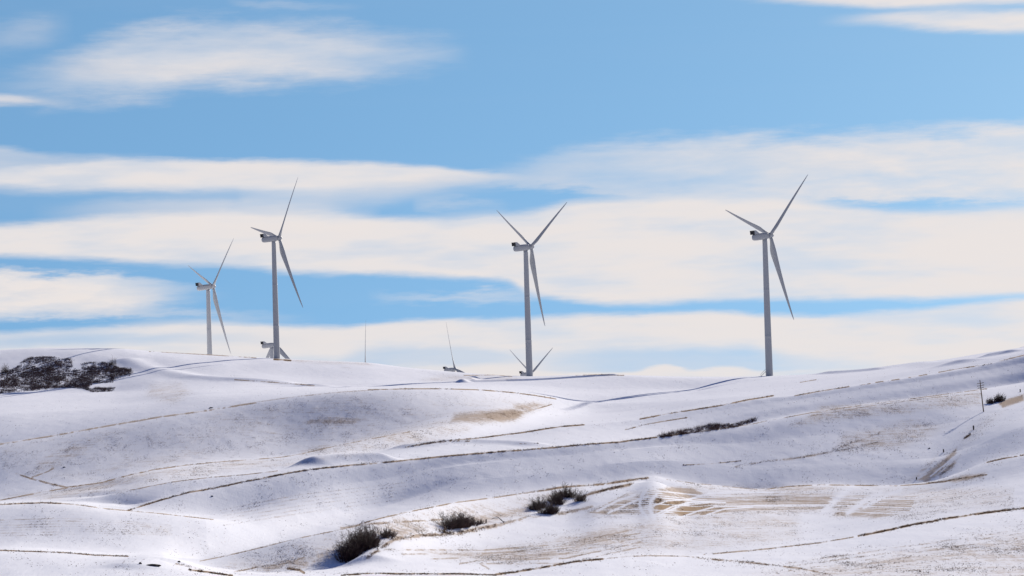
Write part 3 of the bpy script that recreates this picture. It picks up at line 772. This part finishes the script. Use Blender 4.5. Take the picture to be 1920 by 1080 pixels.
class MB:
    """gathers shapes that become one mesh"""
    def __init__(self): self.v = []; self.f = []
    def add(self, vs, fs):
        n = len(self.v); self.v += [tuple(map(float, p)) for p in vs]; self.f += [tuple(i + n for i in f) for f in fs]
    def rings(self, rings, cap=True):
        n = len(rings[0]); vs = [p for r in rings for p in r]; fs = []
        for i in range(len(rings) - 1):
            for j in range(n):
                a = i * n + j; b = i * n + (j + 1) % n
                fs.append((a, b, b + n, a + n))
        if cap:
            fs.append(tuple(range(n - 1, -1, -1))); fs.append(tuple(range((len(rings) - 1) * n, len(rings) * n)))
        self.add(vs, fs)
    def tube(self, pts, radii, sides=6):
        pts = [Vector(p) for p in pts]; rings = []
        for i, p in enumerate(pts):
            d = (pts[min(i + 1, len(pts) - 1)] - pts[max(i - 1, 0)]).normalized()
            a = d.orthogonal().normalized(); b = d.cross(a)
            r = radii[i] if hasattr(radii, '__len__') else radii
            rings.append([p + r * (math.cos(t) * a + math.sin(t) * b) for t in (2 * math.pi * k / sides for k in range(sides))])
        self.rings(rings)
    def box(self, c, s, rot=None):
        vs = []
        for z in (-1, 1):
            for y in (-1, 1):
                for x in (-1, 1):
                    p = Vector((x * s[0] / 2, y * s[1] / 2, z * s[2] / 2))
                    if rot: p = rot @ p
                    vs.append(p + Vector(c))
        self.add(vs, [(0, 2, 3, 1), (4, 5, 7, 6), (0, 1, 5, 4), (2, 6, 7, 3), (0, 4, 6, 2), (1, 3, 7, 5)])
    def build(self, name, mat, parent=None, smooth=False): return mesh_obj(name, self.v, self.f, mat, parent, smooth)


# ------------------------------------------------------------------ wind turbine (local: tower on the z axis, nose along +y)
def tower_mesh():
    b = MB(); R = []
    H = HUB_H - 1.75
    prof = []
    for i in range(0, 41):
        z = -1.5 + (H + 1.5) * i / 40
        t = max(0, z / H)
        r = 2.02 - 0.55 * t - 0.25 * max(0, t - 0.5)
        prof.append((z, r))
    for fz in (22.0, 48.0):                         # bolted flanges between the tower sections
        prof = [q for q in prof if abs(q[0] - fz) > 0.5]
        t = fz / H; r = 2.02 - 0.55 * t - 0.25 * max(0, t - 0.5)
        prof += [(fz - .16, r), (fz - .14, r + .012), (fz + .14, r + .012), (fz + .16, r)]
    prof.sort()
    for z, r in prof: R.append([(r * math.cos(a), r * math.sin(a), z) for a in (2 * math.pi * k / 40 for k in range(40))])
    b.rings(R)
    o = mesh_obj('tower', b.v, b.f, MAT['white'])
    return o.data, o


def superring(w, h, y, zc, n=28, p=3.2):
    out = []
    for k in range(n):
        a = 2 * math.pi * k / n
        c, s = math.cos(a), math.sin(a)
        out.append((w / 2 * math.copysign(abs(c) ** (2 / p), c), y, zc + h / 2 * math.copysign(abs(s) ** (2 / p), s)))
    return out


def nacelle_mesh():
    b = MB()
    prof = [(-8.35, .8, .9, -.1), (-8.2, 1.7, 1.9, -.1), (-7.8, 2.6, 2.8, -.05), (-7.1, 3.2, 3.45, 0), (-6.0, 3.45, 3.75, .05), (-3.0, 3.5, 3.8, .1),
            (0.0, 3.5, 3.75, .08), (1.2, 3.35, 3.5, .05), (2.0, 2.9, 3.0, 0), (2.35, 2.4, 2.4, 0)]
    b.rings([superring(w, h, y, z) for y, w, h, z in prof])
    return mesh_obj('nacelle', b.v, b.f, MAT['white'])


def cooler_mesh():
    """flared housing on the rear roof, open to the back, with side cheeks sloping down to the front"""
    b = MB()
    for sx in (-1, 1):                              # cheeks
        x0, x1 = sx * 1.55, sx * 1.75
        pts = [(-7.5, 1.6), (-7.9, 3.9), (-6.6, 3.95), (-4.4, 1.95), (-4.4, 1.6)]
        vs = [(x0, y, z) for y, z in pts] + [(x1, y, z) for y, z in pts]
        n = len(pts)
        b.add(vs, [tuple(range(n)), tuple(range(2 * n - 1, n - 1, -1))] + [(i, (i + 1) % n, (i + 1) % n + n, i + n) for i in range(n)])
    pts = [(-7.9, 3.9), (-6.6, 3.95), (-4.4, 1.95), (-4.6, 1.85), (-6.7, 3.72), (-7.88, 3.68)]
    vs = [(-1.55, y, z) for y, z in pts] + [(1.55, y, z) for y, z in pts]; n = len(pts)
    b.add(vs, [tuple(range(n)), tuple(range(2 * n - 1, n - 1, -1))] + [(i, (i + 1) % n, (i + 1) % n + n, i + n) for i in range(n)])
    return mesh_obj('cooler_housing', b.v, b.f, MAT['white'], smooth=False)


def radiator_mesh():
    b = MB()
    b.box((0, -7.78, 2.72), (3.06, .18, 1.9), Matrix.Rotation(0.17, 3, 'X'))
    for k in range(9): b.box((-1.4 + .35 * k, -7.92, 2.72), (.06, .14, 1.86), Matrix.Rotation(0.17, 3, 'X'))
    b.box((0, -8.32, 3.9), (3.3, .9, .1)); b.box((-1.72, -8.0, 2.8), (.12, .7, 2.2)); b.box((1.72, -8.0, 2.8), (.12, .7, 2.2))
    return mesh_obj('radiator', b.v, b.f, MAT['radiator'], smooth=False)


def hub_mesh():
    b = MB()
    prof = [(-1.55, 1.25), (-1.5, 1.5), (-.6, 1.62), (.4, 1.55), (1.1, 1.3), (1.7, .9), (2.05, .45), (2.15, .08)]
    b.rings([[(r * math.cos(a), y, r * math.sin(a)) for a in (2 * math.pi * k / 28 for k in range(28))] for y, r in prof])
    return mesh_obj('rotor_hub', b.v, b.f, MAT['white'])


def blade_mesh():
    """span along +z; upwind is +y, the rotor plane is x; turning slowly in light wind"""
    R0, R = 1.2, 49.0
    st = [(1.2, 1.9, 1.0), (2.4, 1.9, 1.0), (4.0, 2.3, .78), (6.0, 3.1, .52), (8.0, 3.7, .38), (10., 3.9, .31), (13., 3.65, .27), (17., 3.2, .24), (22., 2.7, .22), (27., 2.28, .20),
          (32., 1.9, .19), (37., 1.55, .18), (41., 1.25, .18), (44.5, .97, .17), (47., .70, .17), (48.4, .42, .17), (49., .12, .2)]
    b = MB(); rings = []
    for r, ch, th in st:
        t = (r - R0) / (R - R0)
        beta = math.radians(19 + 13 * (1 - t) ** 2.2)
        le = Vector((-math.cos(beta), math.sin(beta), 0)); nm = Vector((math.sin(beta), math.cos(beta), 0))
        bend = 1.5 * t ** 2.2                          # pre-bend away from the tower
        ring = []
        for k in range(20):
            a = 2 * math.pi * k / 20
            cx = math.cos(a); sy = math.sin(a)
            rnd = max(0, min(1, (th - .3) / .7))
            f = (1 - rnd) * (0.42 + 0.58 * ((1 + cx) / 2) ** 0.7) + rnd
            x = ch * (cx / 2 - 0.5 + (0.30 * (1 - rnd) + 0.5 * rnd)); y = ch * th / 2 * sy * f
            p = le * x + nm * y + Vector((0, bend, r))
            ring.append(p)
        rings.append(ring)
    b.rings(rings)
    return mesh_obj('blade', b.v, b.f, MAT['blade'])


def make_turbine():
    root = bpy.data.objects.new('wind_turbine', None); COL.objects.link(root)
    _, tw = tower_mesh(); tw.parent = root
    nc = nacelle_mesh(); nc.parent = root
    nc.location = (0, 0, HUB_H - 0.42); nc.rotation_euler = (TILT, 0, 0)
    ch = cooler_mesh(); ch.parent = nc
    rd = radiator_mesh(); rd.parent = nc
    hb = hub_mesh(); hb.parent = root
    hb.location = (0, 3.9 * math.cos(TILT), HUB_H); hb.rotation_euler = (TILT, 0, 0)
    bl = blade_mesh(); bl.parent = root
    for k in range(1, 3):
        c = bl.copy(); COL.objects.link(c); c.parent = root
    return root


def set_rotor(root, ph):
    n = Vector((0, math.cos(TILT), math.sin(TILT))); h = Vector((1, 0, 0)); v = h.cross(n)
    hub = Vector((0, 3.9 * math.cos(TILT), HUB_H))
    k = 0
    for c in root.children:
        if not c.name.startswith('blade'): continue
        t = ph + k * 2 * math.pi / 3; k += 1
        r = math.sin(t) * h + math.cos(t) * v
        tan = -math.cos(t) * h + math.sin(t) * v      # bottom blade leads to +h
        z = (math.cos(CONE) * r + math.sin(CONE) * n).normalized()
        y = (n - z * n.dot(z)).normalized(); x = y.cross(z)
        c.matrix_local = Matrix.Translation(hub) @ Matrix((x, y, z)).transposed().to_4x4()


def copy_tree(o, parent=None):
    c = o.copy(); COL.objects.link(c); c.parent = parent
    for ch in list(o.children): copy_tree(ch, c)
    return c


proto = make_turbine()
turbines = []
for i, (base, ph, lab) in enumerate(tb):
    t = proto if i == 0 else copy_tree(proto)
    turbines.append(t)
for t, (base, ph, lab) in zip(turbines, tb):
    t.location = base; t.rotation_euler = (0, 0, -YAW)
    set_rotor(t, ph)
    tag(t, lab, 'wind turbine', 'white wind turbines along the ridge')
# stairs and door platform at the foot of the nearest turbine, to the left in the photograph
b = MB()
Rz = Matrix.Rotation(YAW, 3, 'Z')
for sy in (-.55, .55):
    b.tube([Rz @ Vector((-1.9, sy, 2.6)), Rz @ Vector((-4.6, sy, 0.0))], .09, 5)
    b.tube([Rz @ Vector((-1.9, sy, 3.6)), Rz @ Vector((-2.2, sy, 3.6)), Rz @ Vector((-4.7, sy, 1.1)), Rz @ Vector((-4.7, sy, 0))], .05, 5)
for k in range(11): b.box(Rz @ Vector((-2.15 - .245 * k, 0, 2.35 - .235 * k)), (.3, 1.1, .05), Rz)
stairs = b.build('entrance_stairs', MAT['steel'], turbines[0])

# ------------------------------------------------------------------ telephone pole, posts
PXM = lambda Y: F / Y
pb = place(1844, 772)
sc = pb[1] / F
pole_h = 60 * sc
pole = bpy.data.objects.new('telephone_pole', None); COL.objects.link(pole)
pole.location = pb; pole.rotation_euler = (0, -math.radians(4.6), 0)
tag(pole, 'leaning wooden telephone pole with three crossarms standing on the snowy verge', 'telephone pole')
b = MB(); b.tube([(0, 0, -.8), (0, 0, pole_h * .5), (0, 0, pole_h)], [.17, .15, .11], 10)
b.build('pole_shaft', MAT['timber'], pole, True)
for z, wd in ((pole_h - 31 * sc / 4.8, 2.1), (pole_h - 52 * sc / 4.8, 2.2), (pole_h - 72 * sc / 4.8, 1.9)):
    arm = MB(); rot = Matrix.Rotation(math.radians(18), 3, 'Z') @ Matrix.Rotation(-math.radians(3), 3, 'Y')
    arm.box((0, -.16, z), (wd, .12, .14), rot)
    a = arm.build('crossarm', MAT['timber'], pole)
    for x in (-.42, -.24, .24, .42):
        ins = MB(); p = rot @ Vector((x * wd, 0, .07)) + Vector((0, -.16, z))
        ins.tube([p, p + Vector((0, 0, .1)), p + Vector((0, 0, .16)), p + Vector((0, 0, .24))], [.02, .02, .05, .035], 6)
        ins.build('insulator', MAT['glass'], a, True)


def post(px, py, h_px, label, lean=0.0, wide=.16):
    p = place(px, py); h = h_px * p[1] / F
    b = MB(); w = wide
    rings = []
    for z, k in ((-.4, 1.0), (h * .6, .97), (h - .05, .9), (h, .6)):
        rings.append([(w * k * math.cos(a) + 0.03 * math.sin(5 * a) * w, w * k * math.sin(a), z) for a in (2 * math.pi * j / 8 for j in range(8))])
    b.rings(rings)
    o = b.build('fence_post', MAT['post'], None)
    o.location = p; o.rotation_euler = (0, lean, random.uniform(0, 3))
    o.rotation_mode = 'XYZ'
    tag(o, label, 'fence post', 'old wooden posts along the field edges')


post(1913, 735, 6, 'dark wooden post on the snowy shoulder right of the dark bush', wide=.18)
post(1825, 806, 8, 'tallest dark post on the verge below the leaning telephone pole', .05, .2)
post(1770, 848, 6, 'short dark post at the edge of the brown wheel tracks', -.04, .17)
post(1718, 899, 5, 'small dark post at the foot of the verge where it meets the lower field', .08, .16)
post(911, 981, 8, 'dark post stub in the snow right of the middle gully bushes', -.05, .13)


# ------------------------------------------------------------------ bare shrubs
def shrub(px_list, h, spread, n, label, cat='shrub', name='bare_shrub', group='leafless shrubs in the gully', mat='twig', seed=1, fork=5):
    """many forked leafless stems growing out of the ground along a clump"""
    rnd = random.Random(seed); b = MB()
    bases = [place(x, y) for x, y in px_list]
    o0 = Vector(bases[len(bases) // 2])
    crowns = []
    for k in range(len(bases)):
        for c in range(3):
            t = rnd.random(); p = Vector(bases[k]).lerp(Vector(bases[min(k + 1, len(bases) - 1)]), t * .8) - o0
            aa = rnd.random() * 6.28
            crowns.append((p + Vector((math.cos(aa), math.sin(aa) * 1.3, 0)) * spread * .55 * rnd.random(), spread * rnd.uniform(.45, .8), h * rnd.uniform(.6, 1.08)))
    for i in range(n):
        cp, cr, chh = crowns[rnd.randrange(len(crowns))]
        ang = rnd.random() * 2 * math.pi; q = rnd.random() ** .6; rr = cr * .45 * q
        out = Vector((math.cos(ang), math.sin(ang), 0))
        p = cp + out * rr + Vector((0, 0, -.25))
        H = chh * (rnd.uniform(.4, .85) if rnd.random() < .8 else rnd.uniform(.85, 1.12)) * (1 - .45 * q * q)
        reach = cr * (.15 + .55 * q) * rnd.uniform(.5, 1.15)
        q1 = p + Vector((0, 0, H * .5)) + out * reach * .45 + Vector((rnd.uniform(-.08, .08), rnd.uniform(-.08, .08), 0)) * H
        q2 = p + Vector((0, 0, H)) + out * reach + Vector((rnd.uniform(-.1, .1), rnd.uniform(-.1, .1), 0)) * H
        b.tube([p, q1, q2], [.05, .03, .008], 3)
        for f in range(fork):
            s = rnd.uniform(.2, .95); a0 = p.lerp(q1, s / .5) if s < .5 else q1.lerp(q2, (s - .5) / .5)
            aa = rnd.random() * 2 * math.pi; L = H * rnd.uniform(.12, .38) * (1.1 - s * .5)
            d = (Vector((math.cos(aa), math.sin(aa), rnd.uniform(.1, 1.1))) + out * .3).normalized()
            m1 = a0 + d * L * .55
            b.tube([a0, m1, a0 + d * L + Vector((0, 0, L * .12))], [.022, .016, .006], 3)
            for z in range(2):
                d2 = (d + Vector((rnd.uniform(-.9, .9), rnd.uniform(-.9, .9), rnd.uniform(-.2, .6)))).normalized()
                b.tube([m1, m1 + d2 * L * .55], [.013, .005], 3)
    o = b.build(name, MAT[mat], None)
    o.location = o0
    return tag(o, label, cat, group)


shrub([(643, 1058), (655, 1046), (668, 1034), (676, 1026)], 4.53, 3.96, 690, 'largest dark bare shrub clump at the lower left end of the gully', seed=2)
shrub([(690, 1028), (697, 1018)], 3.78, 2.24, 180, 'tall spindly shrub leaning against the upper right of the largest clump', seed=3)
shrub([(716, 1010), (730, 1004)], 2.52, 1.89, 180, 'small rounded shrub alone just right of the largest clump', seed=4)
shrub([(832, 991), (848, 988), (866, 986)], 3.57, 3.46, 505, 'wide dark shrub in the middle of the gully', seed=5)
shrub([(884, 985), (898, 981)], 1.94, 2.04, 136, 'low thin brush trailing right from the wide middle shrub', seed=6)
shrub([(820, 996), (838, 1001)], 1.49, 2.65, 116, 'sparse low twigs in the snow under the wide middle shrub', seed=16, mat='weed')
shrub([(1034, 949), (1050, 941), (1066, 932)], 4.01, 3.46, 485, 'tall dark shrub topmost in the right gully clump', seed=7)
shrub([(1000, 957), (1012, 952)], 3.27, 2.65, 291, 'dark rounded shrub at the left of the right gully clump', seed=8)
shrub([(1025, 965), (1038, 960)], 3.27, 2.65, 291, 'dark shrub lowest in the right gully clump', seed=9)
shrub([(1082, 942), (1092, 938)], 2.82, 2.24, 97, 'thin scraggly shrub at the right edge of the gully clumps', seed=10)
shrub([(1858, 757), (1868, 754), (1874, 751)], 2.80, 2.04, 369, 'dark round bush on the snowy verge right of the telephone pole', group=None, seed=11)
shrub([(206, 686), (213, 684)], 6.29, 2.76, 98, 'lone dark bushy tree standing above the right edge of the hillside thicket', group=None, seed=12)
shrub([(3, 699), (10, 698)], 6.29, 3.80, 115, 'dark round bush at the left edge of the photo beside the thicket', group=None, seed=13)

# bent dead stalk and the dark rock in the eroded hump
b = MB(); p0 = Vector(place(946, 981)); s0 = p0.y / F
b.tube([(0, 0, -.2), (-6 * s0, .2, 5 * s0), (-13 * s0, .3, 11 * s0), (-17 * s0, .4, 12.5 * s0)], [.16, .10, .05, .03], 6)
b.tube([(-10 * s0, .2, 9 * s0), (-20 * s0, .1, 9.5 * s0), (-25 * s0, 0, 7.5 * s0)], [.05, .08, .03], 6)
b.tube([(-3 * s0, .1, 2.5 * s0), (3 * s0, -.1, 1.0 * s0)], [.07, .03], 5)
o = b.build('dead_branch', MAT['twig'], None, True); o.location = p0
tag(o, 'bent dead branch arching out of the snow between the gully bushes', 'branch')


def boulder(px, py, wpx, hpx, label, seed):
    rnd = random.Random(seed); p = Vector(place(px, py)); s = p.y / F
    b = MB(); rings = []
    off = rnd.random() * 9
    for i in range(7):
        ph = -math.pi / 2 + math.pi * i / 6; ring = []
        for k in range(14):
            a = 2 * math.pi * k / 14
            j = 1 + .24 * math.sin(3 * a + off + ph) + .14 * math.sin(7 * a - 2 * ph + off)
            ring.append((wpx * s / 2 * max(.05, math.cos(ph)) * j * math.cos(a), wpx * s / 3 * max(.05, math.cos(ph)) * j * math.sin(a), hpx * s * .6 * math.sin(ph) * (1 + .2 * math.sin(5 * a + off))))
        rings.append(ring)
    b.rings(rings)
    o = b.build('earth_outcrop', MAT['rock'], None, False); o.location = p
    tag(o, label, 'rock')


boulder(286, 1061, 26, 5, 'wide dark slab of bare earth breaking through the eroded snow hump', 3)
boulder(263, 1057, 5, 5, 'small dark clod on the left shoulder of the eroded snow hump', 4)
boulder(336, 1054, 5, 4, 'small dark clod at the right edge of the eroded snow hump', 5)
boulder(395, 765, 8, 3, 'small dark clump on the crest line of the big stubble dome', 6)
boulder(120, 876, 5, 2.4, 'tiny dark clod low on the left side of the stubble dome', 7)
boulder(398, 931, 3.5, 3, 'tiny dark clod in the snow under the long grassy field edge', 8)
boulder(1743, 841, 4, 3, 'tiny dark clod on the snow left of the verge posts', 9)

# ------------------------------------------------------------------ grass, straw, brush: nobody could count it
vis_xyz = np.stack([GX[vr, vc], GY[vr, vc], GZ[vr, vc]], 1)


def area_weight():
    # photo area each visible vertex stands for
    dpy = np.abs(np.gradient(PYm, axis=0))[vr, vc]
    return np.clip(dpy, 0, 4)


AW = area_weight()
inframe = (vx > -20) & (vx < 1940) & (vy < 1095)


def tufts(points, heights, blades, width, mat, name, label, cat, lean=.5, zoff=0.0):
    P = np.repeat(points, blades, 0); H = np.repeat(heights, blades) * RNG.uniform(.5, 1.1, len(P))
    n = len(P)
    a = RNG.uniform(0, 2 * np.pi, n); la = RNG.uniform(0, 2 * np.pi, n)
    base = P + np.stack([RNG.normal(0, .35, n) * np.repeat(heights, blades), RNG.normal(0, .5, n) * np.repeat(heights, blades), np.full(n, -.04)], 1)
    wv = np.stack([np.cos(a), np.sin(a), np.zeros(n)], 1) * (width * RNG.uniform(.6, 1.4, n))[:, None]
    L = RNG.uniform(0, lean, n) * H
    tip = base + np.stack([np.cos(la) * L, np.sin(la) * L, H], 1)
    V = np.stack([base - wv / 2, base + wv / 2, tip], 1).reshape(-1, 3).astype(np.float32)
    m = bpy.data.meshes.new(name)
    m.vertices.add(3 * n); m.vertices.foreach_set('co', V.ravel())
    m.loops.add(3 * n); m.loops.foreach_set('vertex_index', np.arange(3 * n, dtype=np.int32))
    m.polygons.add(n); m.polygons.foreach_set('loop_start', np.arange(0, 3 * n, 3, dtype=np.int32))
    m.update(calc_edges=True)
    m.materials.append(MAT[mat])
    o = bpy.data.objects.new(name, m); COL.objects.link(o)
    o['kind'] = 'stuff'
    tag(o, label, cat)
    return o


def sample(weight, n):
    w = weight * AW * inframe; w = w / w.sum()
    i = RNG.choice(len(w), n, p=w)
    return i


# straw scattered over the thin snow
depthf = vd / 500.0
clump = np.clip(0.5 + 1.6 * vnoise(vis_xyz[:, 0] / 5, vis_xyz[:, 1] / 14, 21) + 1.2 * vnoise(vis_xyz[:, 0] / 1.7, vis_xyz[:, 1] / 6, 22), 0.02, 2) ** 2
i = sample((0.012 + np.clip(vb, 0, .8) ** 1.6) * clump * np.clip(1.3 - vd / 2200, .1, 1), 46000)
tufts(vis_xyz[i], RNG.uniform(.08, .24, len(i)) * np.clip(vd[i] / 600, .8, 1.8), 3, .06, 'straw', 'stubble', 'pale straw stubble poking through thin snow on the fields', 'stubble')
i = sample((0.05 + vb * .6 + 2 * vk) * clump ** 1.5 * np.clip((vy - 740) / 100, .15, 1), 6500)
tufts(vis_xyz[i], RNG.uniform(.08, .26, len(i)) * np.clip(vd[i] / 600, .8, 1.6), 4, .08, 'weed', 'weeds', 'dark weed stalks and clods scattered over the snow', 'weeds')
# grass along field edges
pos, hh, pd, hd = [], [], [], []
for pts, w, dens, h, dk in TRACE:
    for (ax, ay), (bx, by) in zip(pts, pts[1:]):
        L = math.hypot(bx - ax, by - ay)
        for _ in range(int(L * dens) + 1):
            t = RNG.random()
            x = ax + t * (bx - ax); y = ay + t * (by - ay) + RNG.normal(0, .45 * w)
            if not (-8 < x < 1928 and y < 1094): continue
            gate = vnoise(np.array([x / 14.0]), np.array([y / 8.0]), 5)[0] + .5 * vnoise(np.array([x / 4.0]), np.array([y / 4.0]), 6)[0]
            if gate < -0.12: continue
            p = place(x, y)
            s = max(.7, min(1.9, p[1] / 700))
            (pd if RNG.random() < dk else pos).append(p); (hd if len(pd) + len(hd) and len(pd) > len(hd) else hh).append(h * s * RNG.uniform(.5, 1.2))
tufts(np.array(pos), np.array(hh), 4, .06, 'straw', 'dry_grass', 'dry tan grass strips along the field edges and crests', 'dry grass')
tufts(np.array(pd), np.array(hd), 5, .09, 'weed', 'dark_grass', 'dark brown grass lining the field edges and crests', 'dark grass')


# thicket on the left hillside, scrub strip on the right slope
def mass(poly, n, h, name, label, cat, mat, blades, width, gate=-.1, lean=.9, seed=31):
    xs = [q[0] for q in poly]; ys = [q[1] for q in poly]; P = []; Hs = []
    while len(P) < n:
        x = RNG.uniform(min(xs), max(xs)); y = RNG.uniform(min(ys), max(ys))
        if not inside(poly, np.array([x]), np.array([y]))[0]: continue
        g = vnoise(np.array([x / 22.0]), np.array([y / 9.0]), seed)[0] + .7 * vnoise(np.array([x / 7.0]), np.array([y / 4.0]), seed + 1)[0]
        if g < gate + RNG.normal(0, .08): continue
        P.append(place(max(-6, x), y)); Hs.append(h * RNG.uniform(.5, 1.15) * (0.75 + g))
    return tufts(np.array(P), np.array(Hs), blades, width, mat, name, label, cat, lean)


mass([(0, 700), (30, 690), (42, 676), (62, 669), (100, 669), (132, 674), (142, 692), (156, 700), (152, 686), (150, 680), (205, 680), (218, 688), (246, 694), (246, 702), (214, 708), (212, 718), (172, 719), (165, 728), (216, 727), (212, 734), (172, 735), (150, 728), (100, 727), (60, 732), (30, 734), (0, 738)],
     9500, 1.3, 'thicket', 'dark leafless thicket spread over the left hillside', 'thicket', 'brush', 14, .09, gate=-.5)
mass([(0, 702), (30, 692), (60, 690), (140, 692), (246, 690), (252, 700), (240, 706), (210, 716), (170, 720), (100, 729), (0, 739)], 3200, 1.2, 'red_brush', 'low reddish brush between the dark thicket clumps', 'brush', 'redtwig', 14, .07, gate=-.7, seed=41)
mass([(1226, 818), (1300, 804), (1330, 796), (1380, 794), (1420, 783), (1418, 790), (1370, 803), (1290, 814), (1230, 822)], 420, 1.1, 'scrub', 'strip of dark reddish scrub on the slope below the grassy terrace', 'scrub', 'redtwig', 18, .06, gate=-.25, seed=51)
